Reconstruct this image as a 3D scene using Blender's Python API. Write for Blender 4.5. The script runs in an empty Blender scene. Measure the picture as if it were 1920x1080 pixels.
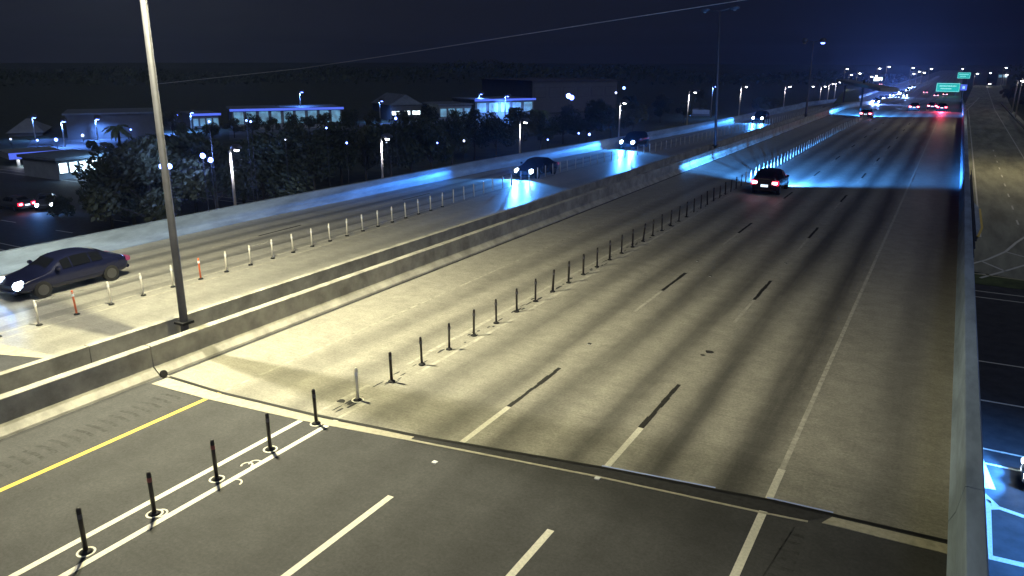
import bpy, bmesh, math, random
from mathutils import Vector, Matrix
random.seed(7)
S = bpy.context.scene
COL = S.collection
R = math.radians
# ------------------------------------------------------------------ camera
F, PITCH, YAW, ROLL, H = 1429.94, 0.289486, 0.515793, 0.003162, 8.84683
fw = Vector((-math.sin(YAW)*math.cos(PITCH), math.cos(YAW)*math.cos(PITCH), -math.sin(PITCH)))
_rt = Vector((math.cos(YAW), math.sin(YAW), 0)); _up = _rt.cross(fw)
rt = math.cos(ROLL)*_rt + math.sin(ROLL)*_up; up = -math.sin(ROLL)*_rt + math.cos(ROLL)*_up
cd = bpy.data.cameras.new('camera'); cam = bpy.data.objects.new('camera', cd); COL.objects.link(cam)
cd.sensor_width = 36; cd.lens = F*36/1920; cd.clip_start = .1; cd.clip_end = 6000
cam.matrix_world = Matrix(((rt.x, up.x, -fw.x, 0), (rt.y, up.y, -fw.y, 0), (rt.z, up.z, -fw.z, H), (0, 0, 0, 1)))
S.camera = cam
# ------------------------------------------------------------------ world, fill sun, exposure
S.view_settings.view_transform = 'Standard'; S.view_settings.look = 'None'
S.view_settings.exposure = 0; S.view_settings.gamma = 1
W = bpy.data.worlds.new('World'); S.world = W; W.use_nodes = True
wn = W.node_tree.nodes; wl = W.node_tree.links
bg = wn['Background']
tc = wn.new('ShaderNodeTexCoord'); dt = wn.new('ShaderNodeVectorMath'); dt.operation = 'DOT_PRODUCT'
dt.inputs[1].default_value = (-0.93, 0.36, -0.1)
mr = wn.new('ShaderNodeMapRange'); mr.inputs[1].default_value = 0.25; mr.inputs[2].default_value = 1.0
nz = wn.new('ShaderNodeTexNoise'); nz.inputs['Scale'].default_value = 2.2; nz.inputs['Detail'].default_value = 4
ad = wn.new('ShaderNodeMath'); ad.operation = 'MULTIPLY_ADD'; ad.inputs[1].default_value = .35; ad.inputs[2].default_value = -.17
am = wn.new('ShaderNodeMath'); am.operation = 'ADD'; am.use_clamp = True
mx = wn.new('ShaderNodeMix'); mx.data_type = 'RGBA'
mx.inputs[6].default_value = (.0024, .0030, .0065, 1); mx.inputs[7].default_value = (.0120, .0140, .0235, 1)
wl.new(tc.outputs['Generated'], dt.inputs[0]); wl.new(dt.outputs['Value'], mr.inputs[0])
wl.new(tc.outputs['Generated'], nz.inputs['Vector']); wl.new(nz.outputs[0], ad.inputs[0])
wl.new(mr.outputs[0], am.inputs[0]); wl.new(ad.outputs[0], am.inputs[1]); wl.new(am.outputs[0], mx.inputs[0])
wl.new(mx.outputs[2], bg.inputs[0]); bg.inputs[1].default_value = 1.0
fill = bpy.data.lights.new('fill_sun', 'SUN'); fill.energy = .60; fill.angle = R(25); fill.color = (.62, .72, 1)  # added soft fill in place of sky glow and far lamps
mo = bpy.data.objects.new('fill_sun', fill); COL.objects.link(mo); mo.rotation_euler = (R(30), R(48), 0)

# ------------------------------------------------------------------ picture -> world
def ray(px, py): return fw + rt*((px-960)/F) - up*((py-540)/F)
O = Vector((0, 0, H))
def at(px, py, z=0.0):
    v = ray(px, py); return O + v*((z-H)/v.z)
def atX(px, py, X):
    v = ray(px, py); return O + v*(X/v.x)
def atd(px, py, d):
    return O + ray(px, py)*d
def ztop(b, py):
    f2 = Vector((fw.x, fw.y)).normalized(); d = Vector((b[0], b[1])).dot(f2)
    px = 960 + F*((Vector(b)-O).dot(rt))/((Vector(b)-O).dot(fw))
    v = ray(px, py); return H + v.z*d/(Vector((v.x, v.y)).dot(f2))
def zroad(Y):
    return 0 if Y < 168 else (-.03*(Y-168) if Y < 335 else -5.01)
def onroad(px, py):
    z = 0
    for _ in range(60):
        p = at(px, py, z); z = z*.6 + zroad(p.y)*.4
    return Vector((p.x, p.y, zroad(p.y)))
def interp(tb, Y):
    if Y <= tb[0][0]: return tb[0][1]
    for (a, b), (c, d) in zip(tb, tb[1:]):
        if Y <= c: return b+(d-b)*(Y-a)/(c-a)
    return tb[-1][1]

# ------------------------------------------------------------------ helpers
def tag(o, label=None, cat=None, group=None, kind=None):
    if label: o['label'] = label
    if cat: o['category'] = cat
    if group: o['group'] = group
    if kind: o['kind'] = kind
    return o
def thing(name, label, cat, loc=(0, 0, 0), rz=0, group=None):
    o = bpy.data.objects.new(name, None); COL.objects.link(o); o.location = loc; o.rotation_euler = (0, 0, rz)
    o.empty_display_size = .2
    return tag(o, label, cat, group)
class MB:
    def __init__(s): s.v = []; s.f = []; s.sm = False
    def box(s, x0, y0, z0, x1, y1, z1):
        n = len(s.v)
        s.v += [(x, y, z) for z in (z0, z1) for x, y in ((x0, y0), (x1, y0), (x1, y1), (x0, y1))]
        s.f += [tuple(n+i for i in q) for q in ((3, 2, 1, 0), (4, 5, 6, 7), (0, 1, 5, 4), (1, 2, 6, 5), (2, 3, 7, 6), (3, 0, 4, 7))]
        return s
    def poly(s, pts):
        n = len(s.v); s.v += [tuple(p) for p in pts]; s.f.append(tuple(range(n, n+len(pts)))); return s
    def prism(s, pts, z0, z1):
        n = len(s.v); k = len(pts)
        s.v += [(p[0], p[1], z0) for p in pts]+[(p[0], p[1], z1) for p in pts]
        s.f.append(tuple(range(n+k-1, n-1, -1))); s.f.append(tuple(range(n+k, n+2*k)))
        s.f += [(n+i, n+(i+1) % k, n+k+(i+1) % k, n+k+i) for i in range(k)]; return s
    def tube(s, pts, rad, n=8, cap=True):
        rings = []
        for i, p in enumerate(pts):
            p = Vector(p); a = Vector(pts[max(i-1, 0)]); b = Vector(pts[min(i+1, len(pts)-1)])
            t = (b-a).normalized(); ref = Vector((0, 0, 1)) if abs(t.z) < .9 else Vector((1, 0, 0))
            u = t.cross(ref).normalized(); w = t.cross(u)
            r = rad[i] if isinstance(rad, (list, tuple)) else rad
            m = len(s.v); s.v += [tuple(p+u*(r*math.cos(2*math.pi*k/n))+w*(r*math.sin(2*math.pi*k/n))) for k in range(n)]
            rings.append(m)
        for a, b in zip(rings, rings[1:]):
            s.f += [(a+k, a+(k+1) % n, b+(k+1) % n, b+k) for k in range(n)]
        if cap:
            s.f.append(tuple(rings[0]+k for k in range(n-1, -1, -1))); s.f.append(tuple(rings[-1]+k for k in range(n)))
        return s
    def build(s, name, m, parent=None, smooth=False, bevel=0):
        me = bpy.data.meshes.new(name); me.from_pydata(s.v, [], s.f); me.update()
        bm = bmesh.new(); bm.from_mesh(me); bmesh.ops.recalc_face_normals(bm, faces=bm.faces)
        if bevel: bmesh.ops.bevel(bm, geom=bm.edges[:], offset=bevel, segments=2, affect='EDGES', clamp_overlap=True)
        if smooth:
            for f in bm.faces: f.smooth = True
        bm.to_mesh(me); bm.free()
        me.materials.append(m)
        o = bpy.data.objects.new(name, me); COL.objects.link(o)
        if parent: o.parent = parent
        return o
def structure(o, label=None):
    o['kind'] = 'structure'
    if label: o['label'] = label
    return o
def copy_tree(o, parent=None):
    c = o.copy(); COL.objects.link(c)
    if parent: c.parent = parent
    for ch in list(o.children): copy_tree(ch, c)
    return c

# ------------------------------------------------------------------ materials
def mat(name, col, rough=.7, metal=0, spec=.5, noise=0, scale=4, bump=0, stretch=(1, 1, 1), col2=None, detail=5):
    m = bpy.data.materials.new(name); m.use_nodes = True; n = m.node_tree.nodes; l = m.node_tree.links
    b = n['Principled BSDF']; b.inputs['Base Color'].default_value = (*col, 1); b.inputs['Roughness'].default_value = rough
    b.inputs['Metallic'].default_value = metal; b.inputs['Specular IOR Level'].default_value = spec
    if noise or col2:
        t = n.new('ShaderNodeTexCoord'); mp = n.new('ShaderNodeMapping'); mp.inputs['Scale'].default_value = stretch
        z = n.new('ShaderNodeTexNoise'); z.inputs['Scale'].default_value = scale; z.inputs['Detail'].default_value = detail
        z.inputs['Roughness'].default_value = .65
        r = n.new('ShaderNodeValToRGB'); c2 = col2 or tuple(c*(1-noise) for c in col); c1 = tuple(min(1, c*(1+noise)) for c in col) if not col2 else col
        r.color_ramp.elements[0].position = .35; r.color_ramp.elements[1].position = .65
        r.color_ramp.elements[0].color = (*c2, 1); r.color_ramp.elements[1].color = (*c1, 1)
        l.new(t.outputs['Object'], mp.inputs[0]); l.new(mp.outputs[0], z.inputs[0]); l.new(z.outputs[0], r.inputs[0]); l.new(r.outputs[0], b.inputs['Base Color'])
        if bump:
            bu = n.new('ShaderNodeBump'); bu.inputs['Strength'].default_value = bump; bu.inputs['Distance'].default_value = .02
            l.new(z.outputs[0], bu.inputs['Height']); l.new(bu.outputs[0], b.inputs['Normal'])
    return m
def emit(name, col, st, base=(.8, .8, .8)):
    m = mat(name, base, .4); b = m.node_tree.nodes['Principled BSDF']
    b.inputs['Emission Color'].default_value = (*col, 1); b.inputs['Emission Strength'].default_value = st; return m
def road_mat(name, light, dark, x0, x1, bands, bw=.54, tine=.24, rough=.55, patch=.25):
    """paving with tyre-darkened wheel paths along Y, transverse tining and blotches"""
    GS = 14; m = bpy.data.materials.new(name); m.use_nodes = True; n = m.node_tree.nodes; l = m.node_tree.links; b = n['Principled BSDF']
    def N(t, **k):
        o = n.new(t)
        for a, v in k.items(): setattr(o, a, v)
        return o
    def noise(vec, sc, det=4, ro=.6):
        z = N('ShaderNodeTexNoise'); z.inputs['Scale'].default_value = sc; z.inputs['Detail'].default_value = det; z.inputs['Roughness'].default_value = ro
        l.new(vec, z.inputs['Vector']); return z.outputs[0]
    def mapv(vec, s):
        mp = N('ShaderNodeMapping'); mp.inputs['Scale'].default_value = s; l.new(vec, mp.inputs[0]); return mp.outputs[0]
    def mth(op, a, bb, cc=None, clamp=False):
        o = N('ShaderNodeMath', operation=op); o.use_clamp = clamp
        for i, v in enumerate((a, bb, cc)):
            if v is None: continue
            if isinstance(v, (int, float)): o.inputs[i].default_value = v
            else: l.new(v, o.inputs[i])
        return o.outputs[0]
    t = N('ShaderNodeTexCoord').outputs['Object']
    sx = N('ShaderNodeSeparateXYZ'); l.new(t, sx.inputs[0])
    wob = noise(mapv(t, (.5, .06, 1)), 1, 3)
    x = mth('ADD', sx.outputs[0], mth('MULTIPLY_ADD', wob, .9, -.45))
    mr = N('ShaderNodeMapRange'); mr.inputs[1].default_value = x0; mr.inputs[2].default_value = x1; l.new(x, mr.inputs[0])
    cr = N('ShaderNodeValToRGB'); cr.color_ramp.interpolation = 'EASE'; e = cr.color_ramp.elements
    e[0].position = 0; e[0].color = (0, 0, 0, 1); e[1].position = 1; e[1].color = (0, 0, 0, 1)
    for c, st in bands:
        for d, v in ((-bw*1.7, 0), (0, st), (bw*1.7, 0)):
            p = (c+d-x0)/(x1-x0)
            if 0 < p < 1:
                k = e.new(p); k.color = (v, v, v, 1)
    l.new(mr.outputs[0], cr.inputs[0])
    pat = noise(mapv(t, (.35, .12, 1)), 1, 5)
    streak = noise(mapv(t, (2.2, .09, 1)), 1, 4)
    wear = mth('MULTIPLY', cr.outputs[0], mth('MULTIPLY_ADD', streak, 1.1, .42), None, True)
    mixc = N('ShaderNodeMix', data_type='RGBA'); mixc.inputs[6].default_value = (*light, 1); mixc.inputs[7].default_value = (*dark, 1)
    l.new(wear, mixc.inputs[0])
    tn = noise(mapv(t, (.6, 14, 1)), 1, 3, .7); gr = noise(t, GS, 4, .8)
    v = mth('MULTIPLY_ADD', tn, tine*2, 1-tine)
    v2 = mth('MULTIPLY_ADD', gr, 1.5, .25); v3 = mth('MULTIPLY_ADD', pat, patch*2, 1-patch)
    stn = noise(t, 1.7, 7, .75); v4 = mth('MULTIPLY_ADD', stn, 1.1, .45)
    vv = mth('MULTIPLY', mth('MULTIPLY', mth('MULTIPLY', v, v2), v3), v4)
    vm = N('ShaderNodeVectorMath', operation='SCALE'); l.new(mixc.outputs[2], vm.inputs[0]); l.new(vv, vm.inputs['Scale'])
    l.new(vm.outputs[0], b.inputs['Base Color']); b.inputs['Roughness'].default_value = rough
    bu = N('ShaderNodeBump'); bu.inputs['Strength'].default_value = .25; bu.inputs['Distance'].default_value = .006
    l.new(mth('ADD', tn, gr), bu.inputs['Height']); l.new(bu.outputs[0], b.inputs['Normal'])
    return m
NBB = [(-15.75, .5), (-14.2, .62), (-11.75, .6), (-9.95, .7), (-8.3, .75), (-6.5, .8), (-4.85, .95), (-3.0, 1), (-.2, .5)]
M = {}
M['deck'] = road_mat('deck_concrete', (.31, .295, .25), (.100, .096, .086), -19, 1.2, NBB)
M['sbdeck'] = road_mat('southbound_concrete', (.30, .29, .255), (.12, .118, .11), -35, -21, [(-33.2, .7), (-31.9, .9), (-30.2, .8), (-28.6, .9), (-27.6, .6), (-24.2, .4)], rough=.42)
M['asphalt'] = road_mat('asphalt', (.056, .056, .058), (.040, .040, .042), -19, 1.2, [(c, .6) for c, _ in NBB], tine=.06, rough=.8, patch=.35)
M['far'] = road_mat('far_concrete', (.30, .29, .25), (.13, .125, .12), -35, 1.2, [(-32, .8), (-30, .8), (-27, .8), (-24, .5), (-15, .7), (-11, .8), (-8, .8), (-4.5, .8)], rough=.45)
M['street'] = mat('street_asphalt', (.05, .05, .052), .7, noise=.3, scale=1.5)
M['ramp'] = mat('ramp_concrete', (.30, .285, .20), .75, noise=.35, scale=.5, stretch=(1, .15, 1))
M['header'] = mat('joint_header_concrete', (.42, .39, .30), .7, noise=.18, scale=6)
M['seal'] = mat('joint_rubber', (.012, .012, .012), .6)
M['tar'] = mat('patched_tar', (.03, .03, .032), .75, noise=.3, scale=8)
M['rumble'] = mat('milled_asphalt', (.046, .046, .047), .85, noise=.4, scale=7)
M['steel'] = mat('joint_steel_blue_glint', (.42, .50, .85), .4)  # blue light glinting on the joint steel is put into its colour
M['parapet'] = mat('parapet_concrete', (.33, .315, .27), .75, noise=.32, scale=1.1, bump=.25, detail=8)
M['parapet_blue'] = mat('outer_parapet_blue_lit', (.25, .32, .42), .75, noise=.28, scale=1.2, bump=.2, stretch=(1, .25, 1))  # blue light falling on the outer parapets is mixed into the concrete colour
M['white'] = mat('white_road_paint', (.72, .69, .58), .6, noise=.12, scale=14)
M['faded'] = mat('faded_road_paint', (.42, .40, .34), .7, noise=.25, scale=5)
M['worn'] = mat('worn_road_paint', (.36, .345, .29), .7, noise=.35, scale=3)
M['black'] = mat('black_contrast_paint', (.02, .019, .017), .7, noise=.5, scale=9)
M['yellow'] = mat('yellow_road_paint', (.72, .50, .09), .6, noise=.12, scale=9)
M['yfaded'] = mat('faded_yellow_paint', (.44, .39, .22), .7, noise=.25, scale=5)
M['grass'] = mat('night_grass', (.035, .042, .018), .95, noise=.5, scale=.6)
M['grass2'] = mat('mown_grass', (.09, .11, .035), .95, noise=.4, scale=.8)
M['lot'] = mat('parking_asphalt', (.09, .09, .095), .8, noise=.3, scale=.3)
M['pole'] = mat('painted_pole_metal', (.08, .08, .095), .5, metal=.3, noise=.15, scale=3)
M['pole2'] = mat('galvanised_pole', (.42, .36, .30), .5, metal=.2)
M['dark'] = mat('dark_metal', (.03, .03, .032), .5, metal=.4)
M['tubedark'] = mat('dark_tube_plastic', (.022, .017, .016), .45)
M['tubewhite'] = mat('white_tube_plastic', (.75, .72, .64), .4)
M['tubeorange'] = mat('orange_tube_plastic', (.72, .16, .06), .45)
M['reflect'] = mat('reflective_sheeting', (.85, .85, .85), .25)
M['cap'] = mat('faded_red_cap', (.25, .07, .06), .5)
M['rubber'] = mat('base_rubber', (.015, .015, .015), .8)
M['glass'] = mat('car_glass', (.006, .007, .010), .08)
M['tyre'] = mat('tyre_rubber', (.012, .012, .012), .85)
M['rim'] = mat('wheel_rim', (.10, .10, .105), .35, metal=.6)
M['chrome'] = mat('chrome_trim', (.5, .5, .52), .25, metal=.9)
M['paintdark'] = mat('dark_paint_blue_glow', (.007, .009, .030), .22)  # blue glow on the cars is mixed into the paint
M['paintred'] = mat('dark_maroon_paint', (.020, .007, .014), .25)
M['paintgrey'] = mat('grey_car_paint', (.12, .12, .13), .25, metal=.4)
M['paintwhite'] = mat('white_car_paint', (.7, .7, .7), .25)
M['head'] = emit('headlight_glow', (.72, .88, 1), 26)
M['tail'] = emit('tail_light_glow', (1, .45, .55), 9)
M['tdim'] = emit('dim_tail_light', (.5, .08, .25), .35, (.1, .02, .03))
M['thalo'] = emit('red_tail_halo', (1, .02, .06), 1.6, (.3, .02, .03))  # red glare fringe of the tail lights as an emitting box
M['brake'] = emit('brake_light_glow', (1, .12, .18), 14)
M['plate'] = emit('lit_number_plate', (.7, .85, 1), 1.6)
M['lampw'] = emit('lamp_lens_white', (.9, .93, 1), 22)
M['lampb'] = emit('lamp_lens_halo_blue', (.13, .22, 1), 14)  # blue halo of the lamps is put into the lens colour
M['lampg'] = emit('lamp_globe_dim', (.8, .85, 1), 1.2)
M['hhalo'] = emit('blue_headlight_halo', (.02, .07, 1), 5, (.1, .1, .3))  # blue halo of the headlights as an emitting ring
M['lampoff'] = mat('unlit_lamp_lens', (.25, .25, .25), .3)
M['bark'] = mat('bark', (.05, .04, .03), .9, noise=.4, scale=5)
M['leaf'] = mat('leaf_dark', (.030, .042, .018), .7, noise=.5, scale=.9)
M['leaf2'] = mat('leaf_olive', (.055, .06, .022), .7, noise=.5, scale=.9)
M['palm'] = mat('palm_leaf', (.09, .12, .05), .6, noise=.4, scale=2)
M['wallb'] = mat('pale_stucco', (.26, .27, .27), .8, noise=.12, scale=.8)
M['walld'] = mat('dull_stucco', (.10, .10, .10), .8, noise=.12, scale=.8)
M['roofb'] = mat('metal_roof', (.16, .18, .20), .55, noise=.2, scale=.8)
M['roofd'] = mat('shingle_roof', (.07, .065, .07), .8, noise=.25, scale=2)
M['fascia'] = emit('lit_blue_fascia', (.09, .16, .95), .9, (.2, .3, .7))
M['shop'] = emit('lit_shop_front', (.14, .40, .62), .42, (.5, .6, .6))
M['shopw'] = emit('bright_shop_front', (.75, .95, 1), 3.0)
for k_ in ('shop', 'shopw'):
    n_ = M[k_].node_tree.nodes; l_ = M[k_].node_tree.links; b_ = n_['Principled BSDF']
    z_ = n_.new('ShaderNodeTexNoise'); z_.inputs['Scale'].default_value = .9; z_.inputs['Detail'].default_value = 3
    q_ = n_.new('ShaderNodeMath'); q_.operation = 'POWER'; q_.inputs[1].default_value = 2.2; w_ = n_.new('ShaderNodeMath'); w_.operation = 'MULTIPLY'; w_.inputs[1].default_value = b_.inputs['Emission Strength'].default_value*4.6
    t_ = n_.new('ShaderNodeTexCoord'); l_.new(t_.outputs['Object'], z_.inputs[0]); l_.new(z_.outputs[0], q_.inputs[0]); l_.new(q_.outputs[0], w_.inputs[0]); l_.new(w_.outputs[0], b_.inputs['Emission Strength'])
M['green'] = emit('backlit_green_sign', (.01, .42, .40), 1.2, (.01, .2, .15))
M['signw'] = emit('backlit_sign_legend', (.5, 1, .9), 1.0)
M['aluminium'] = mat('sign_aluminium', (.30, .31, .33), .45, metal=.6)
M['cable'] = mat('overhead_cable', (.75, .73, .7), .6)
M['cord'] = mat('pale_cord', (.35, .34, .30), .7)
M['crack'] = mat('joint_crack', (.01, .01, .01), .9)

# ------------------------------------------------------------------ terrain and roads
g = MB().poly([(-3500, -600, -6.05), (3500, -600, -6.05), (3500, 4500, -6.05), (-3500, 4500, -6.05)])
structure(g.build('ground', M['grass']))
def jy(X): return 12.95 + (X+19)*(2.25/20.0) + (.25 if X > -10 else .0)   # skewed deck joint
def ribbon(xl, xr, ys, z, name, m, parent=None):
    b = MB(); n = 0
    for a, c in zip(ys, ys[1:]):
        b.poly([(xl(a), a, z(a)), (xr(a), a, z(a)), (xr(c), c, z(c)), (xl(c), c, z(c))])
    o = b.build(name, m, parent); bm = bmesh.new(); bm.from_mesh(o.data); bmesh.ops.remove_doubles(bm, verts=bm.verts, dist=.0005); bm.to_mesh(o.data); bm.free(); return o
JX = [-18.8, -16.6, -13.4, -10, -9.3, -5.8, -3.3, -2.3, 1.08]
JP = [(-18.8, 12.95), (-16.6, 12.95), (-13.4, 13.2), (-10, 13.65), (-9.3, 13.8), (-5.8, 14.45), (-3.3, 14.8), (-2.3, 14.95), (1.08, 15.2)]
deck = structure(MB().prism([(1.08, 163), (-19.05, 163), (-19.05, 12.95)]+JP, -.9, 0).build('bridge_deck', M['deck']), 'concrete northbound carriageway with dark tyre bands')
app = structure(MB().prism([(-19.05, -40), (1.08, -40)]+[(x, y-.012) for x, y in JP[::-1]]+[(-19.05, 12.938)], -.9, 0).build('approach_road', M['asphalt']), 'dark asphalt approach before the deck joint')
ys = [163, 168] + list(range(175, 340, 15)) + [335, 345, 400, 500, 700, 1000, 1600]
ys = sorted(set(ys))
WALL = [(-40, -34.4), (30, -34.4), (55, -33.4), (82, -30.9), (100, -29.6), (116, -28.6), (160, -26.5), (200, -28.5), (340, -34), (1600, -34)]
wallx = lambda Y: interp(WALL, Y)
far = structure(ribbon(wallx, lambda Y: 1.08, ys, zroad, 'far_highway', M['far']))
sb_ys = [11.6, 30, 55, 70, 82, 100, 116, 163]
sbd = MB()
sbd.prism([(-21.3, 12.3), (-21.3, 163)]+[(wallx(y), y) for y in (163, 116, 100, 82, 70, 55, 30)]+[(-34.4, 10.9)], -.9, 0)
sbdeck = structure(sbd.build('southbound_deck', M['sbdeck']))
sba = structure(MB().prism([(-34.4, -40), (-21.3, -40), (-21.3, 12.288), (-34.4, 10.888)], -.9, 0).build('southbound_approach', M['asphalt']))
structure(MB().box(-20.79, -40, -.9, -19.57, 163, .12).build('median_floor', M['walld']))
# southbound joint header
MB().prism([(-34.3, 10.3), (-25.0, 11.4), (-23.4, 11.95), (-21.35, 12.2), (-21.35, 12.45), (-34.3, 11.05)], .004, .009).build('joint_header', M['header'], sbdeck)
# embankments with retaining walls
for nm, xs, y0, y1 in (('retaining_wall', (1.1, 1.5), 66, 163), ('retaining_wall', (1.1, 1.5), -40, 18)):
    o = MB().box(xs[0], y0, -6.2, xs[1], y1, -.02).build(nm, M['walld'])
    tag(o, 'concrete retaining wall under the right parapet '+('beyond the cross street' if y0 > 0 else 'before the cross street'), 'retaining wall')
for y, lab in ((18.4, 'near bridge abutment wall before the cross street'), (64.6, 'far bridge abutment wall beyond the cross street')):
    tag(MB().box(-34.3, y-.4, -6.2, 1.05, y+.4, -.92).build('abutment', M['walld']), lab, 'abutment')
for i, (y, lab) in enumerate(((33, 'nearer pier row under the bridge deck'), (50, 'farther pier row under the bridge deck'))):
    t = thing('bridge_pier', lab, 'bridge pier', (0, y, 0), group='piers under the bridge')
    MB().box(-34, -.6, -2.1, .9, .6, -.93).build('pier_cap', M['walld'], t)
    for x in (-31, -24, -16, -8, -1):
        MB().tube([(x, 0, -6.2), (x, 0, -2.1)], .5, 14).build('column', M['walld'], t, smooth=True)
structure(MB().poly([(-34.6, 64.8, -.4), (-46, 66, -6.04), (-46, 1600, -6.04), (-34.8, 1600, -6), (-34.8, 340, -5.6), (-29, 200, -1.3), (-27, 160, -.4), (-31.5, 82, -.4)]).build('embankment_slope', M['grass']))
structure(MB().poly([(-34.6, 17.5, -.4), (-34.6, -40, -.4), (-46, -40, -6.04), (-46, 17.5, -6.04)]).build('near_embankment_slope', M['grass']))
# cross street, ramp, lots
st = structure(MB().poly([(-420, 22, -6.0), (300, 22, -6.0), (300, 60.5, -6.0), (-420, 60.5, -6.0)]).build('cross_street', M['street']))
ramp = structure(MB().poly([(1.9, 64.5, -5.996), (16, 60.6, -5.996), (16, 300, -5.996), (24, 620, -5.996), (8, 620, -5.996), (1.9, 300, -5.996)]).build('entrance_ramp', M['ramp']))
def quadline(b, p, q, w, z):
    p = Vector((p[0], p[1])); q = Vector((q[0], q[1])); d = (q-p).normalized(); n = Vector((-d.y, d.x))*(w/2)
    b.poly([(p.x-n.x, p.y-n.y, z), (p.x+n.x, p.y+n.y, z), (q.x+n.x, q.y+n.y, z), (q.x-n.x, q.y-n.y, z)])
def linepx(b, pts, w, z):
    ps = [at(x, y, z) for x, y in pts]
    for p, q in zip(ps, ps[1:]): quadline(b, p, q, w, z)
rm = MB()
quadline(rm, (3.5, 78), (3.5, 300), .16, -5.99); quadline(rm, (10.5, 66), (11.0, 303), .16, -5.99); quadline(rm, (11.0, 303), (15, 600), .2, -5.99)
for k in range(9): quadline(rm, (6.75, 86+k*9), (6.72, 88.6+k*9), .16, -5.99)
linepx(rm, [(1811, 208), (1836, 183)], .25, -5.99); linepx(rm, [(1786, 208), (1826, 192)], .25, -5.99)
rm.build('ramp_lines', M['white'], ramp)
rg = MB()
for pts in ([(1800, 503), (1820, 495), (1850, 487), (1885, 472), (1905, 455), (1925, 442)], [(1841, 490), (1886, 509)], [(1885, 472), (1960, 492)], [(1800, 511), (1848, 514)], [(1838, 521), (1885, 508), (1925, 496), (1980, 484)]):
    linepx(rg, pts, .22, -5.985)
rg.build('gore_chevrons', M['white'], ramp)
yl = MB(); quadline(yl, (2.0, 63.7), (16, 62.2), .3, -5.98); yl.build('stop_kerb_line', M['yfaded'], ramp)
structure(MB().poly([(1.6, 60.6, -5.99), (60, 59.4, -5.99), (60, 61.6, -5.985), (1.6, 63.4, -5.985)]).build('verge', M['grass2']))
sm_ = MB()
for a in (56.6, 58.2): quadline(sm_, (-200, a-.6), (60, a+.7), .14, -5.99)
for a in (44, 38.5):
    for k in range(-18, 8): quadline(sm_, (2.6+k*9, a), (5.0+k*9, a+.1), .14, -5.99)
quadline(sm_, (-200, 33.05), (60, 33.3), .13, -5.99); quadline(sm_, (-200, 31.95), (60, 31.9), .13, -5.99)
linepx(sm_, [(1800, 888), (1842, 925), (1870, 951), (1930, 972)], .22, -5.985)
linepx(sm_, [(1845, 935), (1847, 1045)], .42, -5.985); linepx(sm_, [(1845, 1042), (1930, 1062)], .26, -5.984); linepx(sm_, [(1820, 953), (1870, 951)], .26, -5.984)
a, b_, c = at(1838, 845, -5.985), at(1867, 918, -5.985), at(1826, 912, -5.985); sm_.poly([a, b_, c])
sm_.build('street_markings', M['white'], st)

# ------------------------------------------------------------------ northbound markings
P2, P1, WL = 12.413, 3.08, 3.49
X2, X3, X4 = -9.235, -5.745, -2.256
wh, bl, fa = MB(), MB(), MB()
aw = MB()
def dash(b, x, y0, y1, w=.14, z=.004): b.poly([(x-w/2, y0, z), (x+w/2, y0, z), (x+w/2, y1, z), (x-w/2, y1, z)])
for X, end in ((X2, 16.13), (X3, 16.73)):
    dash(aw, X, end-P2*.40-3.8, end-P2*.40-.05, .15); dash(aw, X, -9, -5.5, .15)
    for n in range(11):
        e = end+n*P2; s0 = max(e-P1, (13.85 if X == X2 else 14.5))
        dash(wh if n == 0 else fa, X, s0, e, .15 if n == 0 else .11)
        # ragged black contrast dash
        k = 9
        for i in range(k):
            if random.random() < .03 and n == 0: continue
            o_ = random.uniform(-.015, .015); dash(bl, X+o_, e+.02+i*P1/k, e+.02+(i+1.02)*P1/k, .13+random.uniform(-.03, .03) if n < 2 else .13)
dash(aw, X4, -40, 14.9, .16); dash(wh, X4, 15.0, 16.4, .16); dash(fa, X4, 16.4, 163, .12)
dash(aw, -13.45, -40, 13.1, .15); dash(aw, -12.68, -40, 13.25, .15)
dash_g = MB(); dash(dash_g, -18.93, -40, 12.3, .14, .003); dash_g.build('parapet_foot_strip', M['tar'], app); aw.build('lane_markings', M['white'], app)  # dark strip along the foot of the median parapet
ya = MB(); dash(ya, -16.62, -40, 12.93, .15); ya.build('yellow_edge_line', M['yellow'], app)
wh.build('lane_markings', M['white'], deck); gt = MB(); dash(gt, -18.93, 13, 163, .14, .003); gt.build('parapet_foot_strip', M['tar'], deck); bl.build('contrast_dashes', M['black'], deck); fa.build('faded_lane_markings', M['faded'], deck)
yd = MB(); dash(yd, -16.62, 13.1, 163, .1); yd.build('faded_edge_line', M['worn'], deck)
pl = MB()
for x in (-13.4, -12.7):
    y = 13.3
    while y < 160:
        L = random.uniform(.5, 2.2)
        if random.random() < .86: dash(pl, x+random.uniform(-.02, .02), y, y+L, random.uniform(.09, .15))
        y += L+.02
pl.build('worn_lane_markings', M['faded'], deck)
sc = MB()   # tar scuffs between the post lines
for i in range(120):
    y = 13.6+random.random()**1.5*60; x = random.uniform(-13.25, -12.85)
    w = random.uniform(.02, .06); h_ = random.uniform(.05, .3); pts = [(x+w*math.cos(a)*random.uniform(.6, 1.2), y+h_*math.sin(a)*random.uniform(.6, 1.2), .005) for a in [k*math.pi/4 for k in range(8)]]
    sc.poly(pts)
for px, py, r_ in ((640, 752, .12), (1330, 660, .14), (1318, 666, .07)):
    p = at(px, py, 0); sc.poly([(p.x+r_*1.3*math.cos(a)*random.uniform(.6, 1.1), p.y+r_*math.sin(a)*random.uniform(.6, 1.1), .005) for a in [k*math.pi/5 for k in range(10)]])
sc.build('tar_scuffs', M['tar'], deck)
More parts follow.
